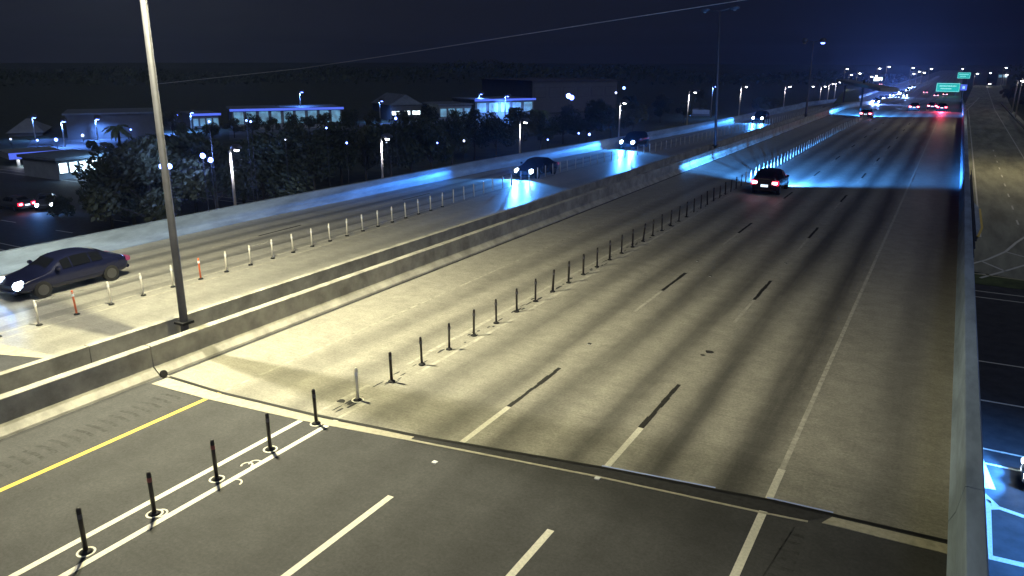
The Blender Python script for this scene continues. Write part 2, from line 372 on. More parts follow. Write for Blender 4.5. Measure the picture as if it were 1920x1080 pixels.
# joint: header strips, seal, dark patch
hd = MB()
hd.prism([(-18.78, 12.35), (-16.6, 12.45), (-13.4, 12.78), (-10.4, 13.28), (-10.4, 13.5), (-13.4, 13.1), (-16.6, 12.86), (-18.78, 12.86)], .004, .012)
hd.prism([(-10.4, 13.28), (-5.8, 13.98), (-2.2, 14.38), (-1.4, 14.5), (-1.4, 14.56), (-2.2, 14.44), (-5.8, 14.05), (-10.4, 13.36)], .004, .012)
hd.prism([(-1.15, 14.62), (1.05, 14.72), (1.05, 15.06), (-1.0, 14.94)], .004, .016)
hd.build('joint_header', M['header'], app)
tp = MB(); tp.poly([(-10.4, 13.37, .006), (-5.8, 14.06, .006), (-1.4, 14.57, .006), (-1.05, 14.96, .006), (-2.3, 14.9, .006), (-3.3, 14.72, .006), (-5.8, 14.36, .006), (-9.3, 13.72, .006)]); tp.build('tar_patch', M['tar'], app)
sl = MB()
for (a, b2), (c2, d) in zip(JP, JP[1:]): quadline(sl, (a, b2-.03), (c2, d-.03), .06, .013)
sl.build('joint_seal', M['seal'], app)
sv = MB()
for (a, c) in (((-5.85, 14.5), (-3.35, 14.86)), ((-2.3, 15.02), (-1.0, 15.12))): quadline(sv, a, c, .055, .014)
sv.build('steel_edge_glint', M['steel'], deck)
sd = MB()
for (a, b2), (c2, d) in zip(JP, JP[1:]): quadline(sd, (a, b2+.02), (c2, d+.02), .045, .009)
sd.build('deck_edge_angle', M['seal'], deck)
rs = MB()
for k in range(44):
    y = -1+k*.31
    rs.poly([(-17.95, y, .004), (-17.55, y+.05, .004), (-17.2, y+.02, .004), (-17.2, y+.13, .004), (-17.55, y+.16, .004), (-17.95, y+.1, .004)])
for k in range(22):
    y = 7.6+k*.3
    rs.poly([(-1.75, y, .004), (-1.36, y, .004), (-1.36, y+.1, .004), (-1.75, y+.1, .004)])
rs.build('rumble_strips', M['rumble'], app)
cks = MB()
for pts in ([(-1.6, 14.2), (-1.85, 12), (-1.8, 9)],):
    for p, q in zip(pts, pts[1:]): quadline(cks, p, q, .025, .004)
cks.build('crack', M['tar'], app)

# southbound markings
sbp = [(-40, -26.5), (24, -26.6), (33, -27.0), (46, -27.6), (58, -27.6), (66, -27), (76, -26), (96, -24.7), (119, -23.2), (135, -22.3), (163, -22)]
postx = lambda Y: interp(sbp, Y)
sm2, sy, sbk = MB(), MB(), MB()
Ys = [12+i*1.5 for i in range(100)]
for a, c in zip(Ys, Ys[1:]):
    for d in (-.32, .32): quadline(sm2, (postx(a)+d, a), (postx(c)+d, c), .11, .004)
    quadline(sy, (-22.85, a), (-22.85, c), .11, .004)
for n in range(12):
    e = 14.4+n*P2-2.4
    f_ = lambda y: (postx(y)+wallx(y))/2-.3
    if e > 11.8:
        quadline(sm2, (f_(e), e), (f_(e+P1), e+P1), .14, .004)
        quadline(sbk, (f_(e+P1), e+P1), (f_(e+2*P1), e+2*P1), .12, .004)
sm2.build('lane_markings', M['faded'], sbdeck); sy.build('edge_line', M['yfaded'], sbdeck); sbk.build('contrast_dashes', M['black'], sbdeck)

# ------------------------------------------------------------------ parapets
def profile(prof, xf, ys, zf, name, m, parent=None):
    b = MB(); k = len(prof); idx = []
    for y in ys:
        idx.append(len(b.v)); b.v += [(xf(y)+p[0], y, zf(y)+p[1]) for p in prof]
    for a, c in zip(idx, idx[1:]): b.f += [(a+i, a+(i+1) % k, c+(i+1) % k, c+i) for i in range(k)]
    b.f.append(tuple(idx[0]+i for i in range(k))); b.f.append(tuple(idx[-1]+i for i in range(k-1, -1, -1)))
    return b.build(name, m, parent)
allys = [-40, 12.9]; 
NBP = [(-19.56, -.5), (-19.56, .88), (-19.54, .9), (-19.30, .9), (-19.27, .88), (-19.255, .27), (-19.02, .06), (-19.0, 0), (-19.0, -.5)]
longys = [163, 168] + list(range(180, 340, 20)) + [340, 500, 900]
t = thing('median_parapet', 'northbound concrete median parapet, its top lit pale and its face dark', 'parapet', (0, 0, 0))
profile(NBP, lambda y: 0, [-40, 12.78], lambda y: 0, 'parapet_segment', M['parapet'], t)
profile(NBP, lambda y: 0, [12.82, 163]+longys[1:], lambda y: zroad(y), 'parapet_segment', M['parapet'], t)
MB().tube([(-18.86, 12.8, .13), (-18.80, 12.8, .15)], .11, 14).build('drain_hole', M['crack'], t)
pr = MB()
for dx, dz in ((0, 0),):
    for a, c in (((11.15, .78), (12.15, .78)), ((11.15, .52), (11.15, .78)), ((12.15, .5), (12.15, .78)), ((11.35, .66), (11.8, .70))):
        pr.box(-19.26+ (.9-min(a[1], c[1]))*.0, min(a[0], c[0])-.02, min(a[1], c[1])-.02, -19.14, max(a[0], c[0])+.02, max(a[1], c[1])+.02)
SBP = [(-20.80, -.5), (-20.80, .9), (-21.04, .9), (-21.07, .88), (-21.15, .27), (-21.36, .05), (-21.42, 0), (-21.42, -.5)]
t = thing('median_parapet', 'southbound concrete median parapet beyond the dark gap', 'parapet', (0, 0, 0))
profile(SBP, lambda y: 0, [-40, 11.9], lambda y: 0, 'parapet_segment', M['parapet'], t)
profile(SBP, lambda y: 0, [11.93, 163]+longys[1:], lambda y: zroad(y), 'parapet_segment', M['parapet'], t)
WP = [(0, 0), (0, .06), (-.14, .3), (-.26, .88), (-.28, .9), (-.58, .9), (-.6, .88), (-.6, -1.0), (0, -1.0)]
t = thing('side_parapet', 'long concrete parapet tinted as if lit blue, along the far left side of the highway', 'parapet', (0, 0, 0))
profile(WP, wallx, [-40, 10.95], zroad, 'parapet_segment', M['parapet_blue'], t)
profile(WP, wallx, [10.98, 30, 55, 70, 82, 100, 116, 163]+longys[1:], zroad, 'parapet_segment', M['parapet_blue'], t)
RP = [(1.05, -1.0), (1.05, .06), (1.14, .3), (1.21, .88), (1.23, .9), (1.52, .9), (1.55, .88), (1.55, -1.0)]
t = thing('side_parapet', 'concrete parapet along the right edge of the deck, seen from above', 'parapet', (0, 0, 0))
profile(RP, lambda y: 0, [-40, 15.85], lambda y: 0, 'parapet_segment', M['parapet_blue'], t)
profile(RP, lambda y: 0, [15.88, 163]+longys[1:-2], lambda y: zroad(y), 'parapet_segment', M['parapet_blue'], t)
o = MB().box(1.9, 84, -6.0, 2.25, 165, -4.9).build('ramp_barrier', M['parapet_blue'], bevel=.03); tag(o, 'low concrete barrier between the deck wall and the ramp', 'barrier')
wa, wb = at(1829, 480, -.8), at(1834, 338, -.8)
t = thing('service_walkway', 'narrow dark service walkway fixed outside the right parapet', 'walkway', (0, 0, 0))
MB().box(1.56, wa.y, -.95, wa.x-.05, wb.y, -.8).build('walkway_deck', M['dark'], t, bevel=.01)
for z_ in (-.4, 0.0): MB().tube([(wa.x-.1, wa.y, z_), (wa.x-.1, wb.y, z_)], .04, 8).build('handrail', M['dark'], t)
o = thing('kerb_nose', 'kerbed ramp nose with a yellow painted edge right of the deck', 'kerb', (0, 0, 0))
kp = [at(1826, 380, -5.9), at(1837, 392, -5.9), at(1841, 428, -5.9), at(1833, 446, -5.9), at(1826, 440, -5.9)]
kb = MB(); kb.prism([(p.x, p.y) for p in kp], -6.0, -5.86); kb.build('kerb_stone', M['parapet_blue'], o)
kl = MB()
for p, q in zip(kp[1:4], kp[2:5]): quadline(kl, p, q, .2, -5.855)
kl.build('yellow_edge', M['yellow'], o)
# ramp guard rail on the right
t = thing('guard_rail', 'steel guard rail along the right side of the ramp', 'guard rail', (0, 0, 0))
gr = MB(); gr.box(14.0, 150, -5.45, 14.05, 340, -5.15); gr.build('rail', M['aluminium'], t)
gp = MB()
for k in range(48): gp.box(14.06, 150+k*4, -6, 14.2, 150.12+k*4, -5.15)
tag(gp.build('rail_post', M['dark'], t), kind='stuff')

# ------------------------------------------------------------------ road studs
def stud(px, py, lab, m):
    p = at(px, py, 0)
    t = thing('road_stud', lab, 'road stud', (p.x, p.y, 0), group='raised road studs')
    b = MB(); b.prism([(-.06, -.06), (.06, -.06), (.06, .06), (-.06, .06)], 0, .02); b.build('stud_body', m, t, bevel=.006)
    MB().box(-.05, -.068, .004, .05, -.06, .016).build('reflector', M['reflect'], t)
stud(815, 867, 'white road stud on the asphalt just before the deck joint, left one', M['reflect'])
stud(1120, 897, 'white road stud on the asphalt just before the deck joint, right one', M['reflect'])
stud(1105, 645, 'dark road stud on the deck in the left dashed lane line, nearest', M['tar'])
stud(1308, 490, 'dark road stud farther up the left dashed lane line', M['tar'])
stud(1473, 494, 'dark road stud farther up the right dashed lane line', M['tar'])
stud(1332, 518, 'small dark stud between the two dashed lane lines', M['tar'])

# ------------------------------------------------------------------ lane posts
def post(x, y, h, tube, ring, label, group, red=False, lean=(0, 0), lod=0, z=0):
    t = thing('lane_post', label, 'lane post', (x, y, z), 0, group)
    t.rotation_euler = (lean[0], lean[1], 0)
    key = (round(h, 2), tube, ring, red, lod)
    if key in post.c:
        for ch in post.c[key].children: copy_tree(ch, t)
        return t
    post.c[key] = t
    n = 12 if lod == 0 else 6
    MB().tube([(0, 0, .05), (0, 0, h-.04), (0, 0, h)], ([.045, .045, .030] if h > .925 else [.036, .036, .026]), n).build('tube', M[tube], t, smooth=True)
    if lod == 0:
        if ring:
            b = MB(); k = 22
            for i in range(k):
                a0, a1 = 2*math.pi*i/k, 2*math.pi*(i+1)/k
                b.poly([(.13*math.cos(a0), .13*math.sin(a0), .009), (.17*math.cos(a0), .17*math.sin(a0), .008), (.17*math.cos(a1), .17*math.sin(a1), .008), (.13*math.cos(a1), .13*math.sin(a1), .009)])
            b.build('glue_ring', M['white'], t)
        MB().tube([(0, 0, .006), (0, 0, .03), (0, 0, .06)], [.11, .10, .055], 16).build('base', M['rubber'], t, smooth=True)
        MB().tube([(0, 0, h-.22), (0, 0, h-.12)], .0475, 12, cap=False).build('reflective_band', M['reflect'] if tube != 'tubedark' else M['cap'] if red else M['pole'], t, smooth=True)
    return t
post.c = {}
G1 = 'lane posts along the northbound express lane'
py_ = [2.2, 3.7, 5.2, 6.75, 8.2, 9.75, 11.3, 12.85, 14.45]
for i, y in enumerate(py_):
    red = i in (4, 5)
    if y == 14.45: post(-13.0, y, .95, 'tubewhite', True, 'pale bluish lane post, first one past the deck joint beside the tar patch', G1)
    elif y < 6: continue
    else: post(-12.98, y, .95, 'tubedark', True, {6.75: 'dark lane post at the bottom left, nearest in its row', 8.2: 'dark lane post second from the bottom with a figure-eight glue mark', 9.75: 'dark lane post third from the bottom, in a white glue ring', 11.3: 'dark lane post on asphalt, second before the deck joint', 12.85: 'dark lane post standing right before the deck joint'}[y], G1, red, lean=(random.uniform(-.02, .02), random.uniform(-.03, .01)))
y = 15.9; i = 0
while y < 140:
    white = y > 57.5  # posts in the headlight beams get white tubes to look lit
    if y < 40: lab = 'dark thin lane post on the concrete deck, in the lit near part of the row'
    elif not white: lab = 'dark thin lane post farther up the deck, just before the dark car'
    else: lab = 'pale lane post lit by headlights, in the row beyond the dark car'
    post(-12.98+(.0 if y < 110 else (y-110)*.02), y, .92+random.uniform(-.03, .03), 'tubewhite' if white else 'tubedark', False, lab, G1, lean=(random.gauss(0, .03), random.gauss(0, .03)), lod=0 if y < 45 else 1)
    y += 1.47 if y < 115 else 1.7
G2 = 'lane posts along the southbound lanes'
y = 9.61; spots = []
while y < 158:
    spots.append(y); y += 1.345
for i, y in enumerate(spots):
    m = 'tubewhite'; lab = 'white lane post in the row along the southbound lanes'
    if i in (4,): m = 'tubeorange'; lab = 'orange lane post below the blurred dark car at left'
    elif i == 8: m = 'tubeorange'; lab = 'orange lane post just right of the tall median lamp pole'
    elif y > 60: lab = 'small distant white lane post along the southbound lanes'
    post(postx(y), y, .92, m, False, lab, G2, lean=(random.uniform(-.04, .04), random.uniform(-.05, .02)), lod=0 if y < 40 else 1)
for i, (a, c) in enumerate(((spots[3], spots[6]), (spots[10], spots[11]))):
    b = MB(); pts = [(postx(a+(c-a)*k/8), a+(c-a)*k/8, .86-.03*math.sin(math.pi*k/8)) for k in range(9)]
    b.tube(pts, .012, 6); tag(b.build('cord', M['cord']), ('pale cord strung over the post tops below the dark car' if i == 0 else 'short pale cord over the post tops right of the tall lamp pole'), 'cord')
b = MB()
for px, py in ((300, 962), (440, 905), (463, 872), (478, 868)):
    p = at(px, py, .005); k = 20; r0 = random.uniform(.1, .13)
    for j in range(k):
        a0, a1 = 2*math.pi*j/k, 2*math.pi*(j+1)/k
        if px > 400 and j > 12: continue
        b.poly([(p.x+r0*math.cos(a0), p.y+r0*math.sin(a0), .005), (p.x+(r0+.04)*math.cos(a0), p.y+(r0+.04)*math.sin(a0), .005), (p.x+(r0+.04)*math.cos(a1), p.y+(r0+.04)*math.sin(a1), .005), (p.x+r0*math.cos(a1), p.y+r0*math.sin(a1), .005)])
b.build('old_glue_rings', M['white'], app)

# ------------------------------------------------------------------ lights
def spot(name, parent, loc, rot, e, col, size=R(150), blend=1, rad=.15):
    l = bpy.data.lights.new(name, 'SPOT'); l.energy = e; l.color = col; l.spot_size = size; l.spot_blend = blend; l.shadow_soft_size = rad
    o = bpy.data.objects.new(name, l); COL.objects.link(o); o.parent = parent; o.location = loc; o.rotation_euler = rot; return o
SOD = (1.0, .93, .55)
def head(parent, x, y, z, dx, lens, w=.3, L=.7):
    sgn = 1 if dx >= 0 else -1
    b = MB(); b.tube([(x-sgn*L*.5, y, z), (x-sgn*L*.2, y, z+.02), (x+sgn*L*.2, y, z+.02), (x+sgn*L*.5, y, z)], [w*.2, w*.45, w*.5, w*.2], 10)
    o = b.build('lamp_head', M['pole'], parent, smooth=True)
    c = MB(); c.tube([(x+sgn*.02, y, z-w*.42), (x+sgn*.02, y, z-w*.62)], [w*.42, w*.25], 12); c.build('lens', M[lens], o, smooth=True)
    return o
def median_lamp(base, h, r0, tilt, label, lit, arm=.9, col=SOD, e=7000):
    t = thing('street_lamp', label, 'street lamp', base, group='tall lamp poles on the median')
    t.rotation_euler = (0, tilt, 0)
    MB().tube([(0, 0, -.8), (0, 0, 0), (0, 0, h)], [r0*1.02, r0, r0*.6], 16).build('pole', M['pole'], t, smooth=True)
    MB().box(-r0*1.7, -r0*1.7, -.02, r0*1.7, r0*1.7, .06).build('base_plate', M['dark'], t)
    MB().tube([(-arm, 0, h+.15), (0, 0, h-.05), (arm, 0, h+.15)], .06, 8).build('arm', M['pole'], t, smooth=True)
    for s_, on in ((-1, lit[0]), (1, lit[1])):
        head(t, s_*(arm+.3), 0, h+.15, s_, (('lampb' if s_ > 0 and lit == (False, True) else 'lampw') if on else 'lampoff'), .8 if lit == (False, True) else .42, .9)
        if on: spot('lamp_light', t, (s_*(arm+.3)*(.68 if arm < .8 else .9), 0, h-.25), (0, 0, 0), e*(.8 if s_ < 0 else 1), col if s_ > 0 else (1, .95, .72), R(148), 1, .035)
    return t
b0 = at(345, 605, .9)
median_lamp((-20.2, b0.y, .9), 14.6, .125, 0, 'tall tapered twin-arm lamp pole rising from the median gap at left', (True, True), .75, e=20500)
b2 = at(1340, 278, .9); z2 = ztop(b2, 25)
median_lamp((-20.2, b2.y*20.2/19.5, .9), (z2-.9)*1.035, .15, -.045, 'tall dark twin-arm lamp pole with unlit heads on the median', (False, False), 1.1)
b3 = atX(1532, 224, -20.2); b3 = Vector((-20.2, 128, .9)); z3 = ztop(b3, 78)
median_lamp(b3, z3-.9, .15, 0, 'lit lamp pole on the median beyond the unlit one', (False, True), 1.0, e=11000)

def lamp(label, px, pyt, X=None, gz=-6.0, base=None, r=.1, arm=1.0, dirx=1, lens='lampw', e=900, col=(.75, .82, 1), group='street lamps', size=R(165), headw=.34, cat='street lamp'):
    if X is not None: p = atX(px, pyt, X)
    else:
        z = ztop(base, pyt); p = Vector((base[0], base[1], z))
    t = thing('street_lamp', label, cat, (p.x, p.y, gz), group=group)
    h = p.z-gz
    MB().tube([(0, 0, 0), (0, 0, h-.3), (dirx*arm*.35, 0, h-.05), (dirx*arm, 0, h)], [r, r*.7, r*.55, r*.5], 8).build('pole', M['pole2'], t, smooth=True)
    head(t, dirx*(arm+.2), 0, h, dirx, lens, headw, headw*2.2)
    if e: spot('lamp_light', t, (dirx*(arm*.9), 0, h-.45), (0, 0, 0), e, col, size, .8, .15)
    return t
WARM = (1, .72, .42)
row = [(430, 275), (714, 255), (975, 225), (1163, 190), (1292, 170), (1390, 160), (1473, 160), (1517, 160), (1540, 160), (1555, 155), (1568, 152)]
for i, (px, py) in enumerate(row):
    if i < 6: X = -44
    else: X = -42
    if i >= 7: X = -40+(i-7)*1.0
    n_ = ['leftmost', 'second', 'third', 'fourth', 'fifth', 'sixth', 'seventh', 'eighth', 'ninth', 'tenth', 'last'][i]
    lamp(f'lit lamp on a slim pole behind the long left parapet, {n_} of its row', px, py, X, arm=.5 if i < 4 else 1.0, dirx=(1 if i != 2 else 1), e=5500 if i < 8 else 3500, col=(.75, .82, 1), r=.13 if i < 4 else .16, group='lamps in the row behind the left parapet', headw=.45 + .06*min(i, 6), lens='lampw')
# parking-lot and distant lamps: px, top py, ground py, strength, lens
far_l = [
 (67, 217, 262, 900, 'lampb', 'small lamp above the far left roof'),
 (122, 224, 275, 2600, 'lampb', 'bright twin lamp over the parking lot at far left'),
 (184, 220, 262, 1800, 'lampb', 'parking lot lamp left of the tall median pole, on a leaning pale post'),
 (195, 270, 305, 500, 'lampb', 'short lamp beside the small green lit tree at left'),
 (330, 212, 250, 2600, 'lampb', 'bright lamp shining into a tree just right of the tall pole'),
 (360, 208, 246, 1800, 'lampb', 'parking lot lamp right of the lamp lit tree'),
 (360, 290, 330, 700, 'lampb', 'low bright lamp among dark trees left of centre'),
 (566, 170, 235, 900, 'lampb', 'high lone lamp above the dark tree tops'),
 (518, 200, 235, 900, 'lampb', 'small lamp over the long lit roof'),
 (713, 187, 228, 1000, 'lampb', 'lamp just left of the gabled building'),
 (898, 174, 222, 1000, 'lampb', 'thin lamp left of the brightest lot lamp'),
 (947, 178, 226, 3800, 'lampb', 'brightest lot lamp, above the glowing palm'),
 (1053, 152, 205, 800, 'lampb', 'lamp in front of the long grey roof at centre'),
 (1332, 160, 222, 1000, 'lampb', 'lamp with a blue glow just left of the unlit median pole'),
 (1298, 204, 216, 500, 'lampw', 'low lamp under the small green lit tree at centre right'),
]
for px, pt, pg, e, ln, lab in far_l:
    b = at(px, pg, -6); lamp(lab, px, pt, base=b, arm=.6, e=e*4.5, col=(.10, .28, 1), lens=ln, headw=.75, r=.14, group='parking lot lamps')
dist = [(1581, 127, 160), (1589, 138, 165), (1604, 135, 165), (1627, 141, 165), (1641, 126, 160), (1636, 140, 163), (1658, 123, 160), (1703, 125, 160), (1706, 136, 160), (1716, 132, 158), (1725, 134, 160), (1738, 127, 158), (1797, 127, 155), (1824, 136, 162), (1849, 135, 158), (1876, 125, 160), (1880, 138, 160), (1850, 155, 163), (1897, 147, 212), (1903, 142, 222), (1918, 138, 160)]
for i, (px, pt, pg) in enumerate(dist):
    right = px > 1790
    n_ = 'nearest on the right of the ramp' if px == 1903 else f'number {i+1} counting from the left of the far lamps'
    lab = {1581: 'leftmost distant lamp above the toll gantry', 1897: 'lamp right of the ramp, the slimmer left one of two', 1903: 'lamp right of the ramp, the taller right one of two', 1658: 'tall bright distant lamp pole left of the headlights', 1738: 'brightest distant lamp with a blue glow above the highway', 1918: 'distant lamp at the extreme right edge above the trees'}.get(px)
    if not lab:
        near = [('just right of the leftmost one', 1589), ('over the gantry roof', 1604), ('right of the gantry, lower', 1627), ('right of the gantry, higher', 1641), ('close above a white lit panel', 1636), ('above the brightest headlights, higher of two', 1703), ('above the brightest headlights, lower of two', 1706), ('small, between two brighter ones over the highway', 1716), ('on a bent arm over the highway', 1725), ('above the farther green sign', 1797), ('on a slim pale post at the top of the ramp', 1824), ('past the top of the ramp, first on the right', 1849), ('highest one over the ramp trees', 1876), ('lower one over the ramp trees', 1880), ('low near the top of the ramp', 1850)]
        lab = 'distant lit lamp '+dict((b_, a_) for a_, b_ in near)[px]
    b = at(px, pg, -6)
    lamp(lab, px, pt, base=b, arm=1.2, e=4000 if px in (1658, 1703, 1738) else (60000 if px >= 1890 else 4000), col=(1, .85, .6) if right else (.7, .8, 1), lens='lampw', headw=1.7 if b.y > 250 else .7, r=.2 if b.y > 250 else .14, group='distant lamps over the highway')

bx = at(1985, 330, -6); lamp('unseen lamp added to light the ramp, just outside the right edge', 1985, 70, base=bx, arm=1.5, dirx=-1, e=7000, col=(1, .88, .55), group='added unseen lamps')  # unseen lamp added to brighten the ramp
# ------------------------------------------------------------------ vehicles
def car_mesh(kind):
    # stations: y, zb, belt, roof, halfwidth, half roof width   (+y is forward)
    if kind == 'sedan':
        st_ = [(-2.32, .42, .80, .82, .72, .60), (-2.22, .26, .92, .95, .84, .70), (-1.75, .22, .97, 1.03, .90, .72), (-1.15, .20, .97, 1.36, .91, .60), (-.65, .20, .96, 1.45, .91, .60), (.15, .20, .94, 1.44, .91, .60), (.55, .20, .93, 1.34, .91, .62), (1.15, .20, .90, .96, .91, .76), (1.85, .22, .80, .84, .88, .74), (2.2, .26, .68, .72, .80, .66), (2.33, .36, .60, .62, .68, .56)]
    else:
        st_ = [(-2.25, .44, .95, 1.12, .76, .62), (-2.15, .26, 1.02, 1.32, .88, .64), (-1.80, .24, 1.04, 1.60, .92, .64), (-1.1, .24, 1.03, 1.68, .93, .66), (-.4, .24, 1.02, 1.69, .93, .66), (.25, .24, 1.01, 1.62, .93, .66), (.50, .24, 1.00, 1.50, .93, .68), (1.10, .24, .99, 1.06, .92, .78), (1.80, .26, .92, .96, .89, .76), (2.15, .30, .80, .84, .82, .70), (2.27, .40, .70, .72, .72, .60)]
    rings = []
    for y, zb, be, ro, w, wr in st_:
        zc = zb+.12; half = [(w*.80, zb), (w*.97, zc), (w, (zc+be)/2), (w*.96, be), (wr*1.03, ro-.07), (wr*.80, ro)]
        rings.append([(x, y, z) for x, z in half]+[(-x, y, z) for x, z in half[::-1]])
    return st_, rings
def build_car(kind, label, loc, heading, paint, lights='front', cat='car', group=None, beam=0, bcol=(.06, .31, 1), brake=False, detail=True, beamz=R(87.5)):
    t = thing('car' if kind == 'sedan' else 'hatchback_car', label, cat, loc, heading, group)
    key = (kind, paint, lights, brake)
    if key in build_car.c:
        for ch in build_car.c[key].children:
            if ch.type == 'MESH': copy_tree(ch, t)
    else:
        build_car.c[key] = t
        st_, rings = car_mesh(kind)
        b = MB(); k = 12
        for r_ in rings: b.v += r_
        for i in range(len(rings)-1):
            for j in range(k):
                b.f.append((i*k+j, i*k+(j+1) % k, (i+1)*k+(j+1) % k, (i+1)*k+j))
        b.f.append(tuple(range(k))); b.f.append(tuple((len(rings)-1)*k+j for j in range(k)))
        body = b.build('body', M[paint], t, smooth=True)
        sb = body.modifiers.new('sub', 'SUBSURF'); sb.levels = 1; sb.render_levels = 2
        def pane(name, quads):
            q = MB()
            for (i, j) in quads:
                P = [Vector(rings[i][j]), Vector(rings[i][(j+1) % k]), Vector(rings[i+1][(j+1) % k]), Vector(rings[i+1][j])]
                c = sum(P, Vector())/4; nn = (P[1]-P[0]).cross(P[3]-P[0]).normalized()
                if nn.dot(c-Vector((0, c.y, .8))) < 0: nn = -nn
                q.poly([c+(p-c)*.9+nn*.012 for p in P])
            return q.build(name, M['glass'], t)
        n0 = 2
        cab = range(2, 7)
        for s_, j in ((1, 3), (-1, 7)):
            for i in ((3, 4, 5) if kind == 'sedan' else (2, 3, 4, 5)): pane('side_window', [(i, j)])
        pane('windscreen', [(6, 5), ])
        pane('rear_window', [(2, 5)] if kind == 'sedan' else [(1, 5)])
        for x in (-.80, .80):
            for y in (-1.4, 1.42):
                w = MB().tube([(x-.11, y, .33), (x+.11, y, .33)], .33, 20).build('wheel', M['tyre'], t, smooth=False, bevel=0)
                sx = 1 if x > 0 else -1
                MB().tube([(x+sx*.10, y, .33), (x+sx*.125, y, .33)], .21, 14).build('rim', M['rim'], w)
        fz = .60 if kind == 'sedan' else .74
        for x in (-.62, .62):
            hl = MB().tube([(x, 2.02 if kind == 'sedan' else 1.98, fz), (x, 2.24, fz), (x, 2.34 if kind == 'sedan' else 2.28, fz-.01)], [.19, .17, .08], 12)
            ho = hl.build('headlight', M['head'] if lights in ('front', 'both') else M['lampoff'], t, smooth=True)
            if lights == 'front' and beam >= 9000: MB().tube([(x, 2.10, fz), (x, 2.2, fz)], [.27, .24], 16).build('headlight_halo', M['hhalo'], ho, smooth=True)
            tz = .78 if kind == 'sedan' else .88
            xo = .66 if x > 0 else -.66
            yb = -2.36 if kind == 'sedan' else -2.26
            tl = MB().box(xo-.19, yb, tz-.10, xo+.19, yb+.2, tz+.10).build('tail_light', M['brake'] if brake else M['tail'] if lights == 'rear' else M['tdim'], t, bevel=.03)
            if lights == 'rear': MB().box(xo-.27, yb+.03, tz-.17, xo+.27, yb+.18, tz+.17).build('tail_light_halo', M['thalo'], tl, bevel=.03)
            MB().box(x*1.55-.09, .70, .98, x*1.55+.09, .86, 1.12).build('wing_mirror', M[paint], t, bevel=.03)
        py = -2.345 if kind == 'sedan' else -2.27
        MB().box(-.24, py-.02, .60, .24, py+.02, .76).build('number_plate', M['plate'], t)
        MB().box(-.72, py-.02, .34, .72, py+.10, .50).build('rear_bumper', M[paint], t, bevel=.04)
        MB().box(-.66, 2.24, .30, .66, 2.36, .44).build('front_bumper', M[paint], t, bevel=.04)
        MB().box(-.38, 2.22, .50, .38, 2.33, .60).build('grille', M['dark'], t, bevel=.01)
    if beam:
        for x in (-.62, .62):
            o = spot('headlight_beam', t, (x, 2.5, .66), (R(90), 0, 0), beam, bcol, R(140), .5, .05)
            # low-beam pattern: light thrown below the horizontal, strongest just under the cut-off
            ld = o.data; ld.use_nodes = True; n = ld.node_tree.nodes; l = ld.node_tree.links; em = n['Emission']
            tcx = n.new('ShaderNodeTexCoord'); sp = n.new('ShaderNodeSeparateXYZ'); l.new(tcx.outputs['Normal'], sp.inputs[0])
            def mm(op, a, b, clamp=False):
                q = n.new('ShaderNodeMath'); q.operation = op; q.use_clamp = clamp
                for i_, v_ in enumerate((a, b)):
                    if isinstance(v_, (int, float)): q.inputs[i_].default_value = v_
                    else: l.new(v_, q.inputs[i_])
                return q.outputs[0]
            dn = mm('MULTIPLY', sp.outputs[1], BS)
            cut = mm('MULTIPLY', mm('SUBTRACT', dn, .005), 110, True)
            fall = mm('POWER', mm('DIVIDE', .042, mm('MAXIMUM', dn, .042)), 1.5)
            l.new(mm('ADD', mm('MULTIPLY', cut, fall), LEAK if lights == 'rear' else (.32 if group == 'far oncoming cars' else .25)), em.inputs['Strength'])
    return t
build_car.c = {}
BS, LEAK = -1, .06
build_car('hatch', 'dark hatchback driving away with glowing pinkish tail lights and lit plate', (-10.7, 56.2, 0), 0, 'paintred', 'rear', beam=80000)
c2p = at(1622, 222, 0)
build_car('sedan', 'small distant car driving away in the left lane beside the lane posts', (c2p.x, c2p.y+2.2, 0), 0, 'paintdark', 'rear', beam=80000)
for px, py, br, lab in ((1713, 208, False, 'distant car with white tail lights at the deck end, left of the braking car'), (1747, 206, False, 'distant car with twin lights just left of the braking car'), (1765, 209, True, 'distant braking car with a bright red glow')):
    p = onroad(px, py); build_car('sedan', lab, (p.x, p.y+2, p.z), 0, 'paintdark', 'rear', brake=br, beam=400 if br else 500, bcol=(.3, .3, 1))
    if br: spot('brake_glow', build_car.c[('sedan', 'paintdark', 'rear', True)], (0, -2.8, .9), (R(-75), 0, 0), 2500, (1, .05, .12), R(160), 1, .3)
PI = math.pi
build_car('sedan', 'dark sedan at the left edge with headlights on, coming this way', (-30.5, 17.0, 0), PI, 'paintdark', 'front', beam=500)
build_car('sedan', 'dark car coming this way, its white headlights in front of the left parapet', (-28.6, 54.4, 0), PI, 'paintdark', 'front', beam=7500)
build_car('hatch', 'car with two round bright headlights and a road reflection below them', (-29.3, 78.0, 0), PI, 'paintdark', 'front', beam=7500)
build_car('hatch', 'distant oncoming car whose headlights merge into one blue glow', (-25.6, 121.5, 0), PI, 'paintdark', 'front', beam=7500)
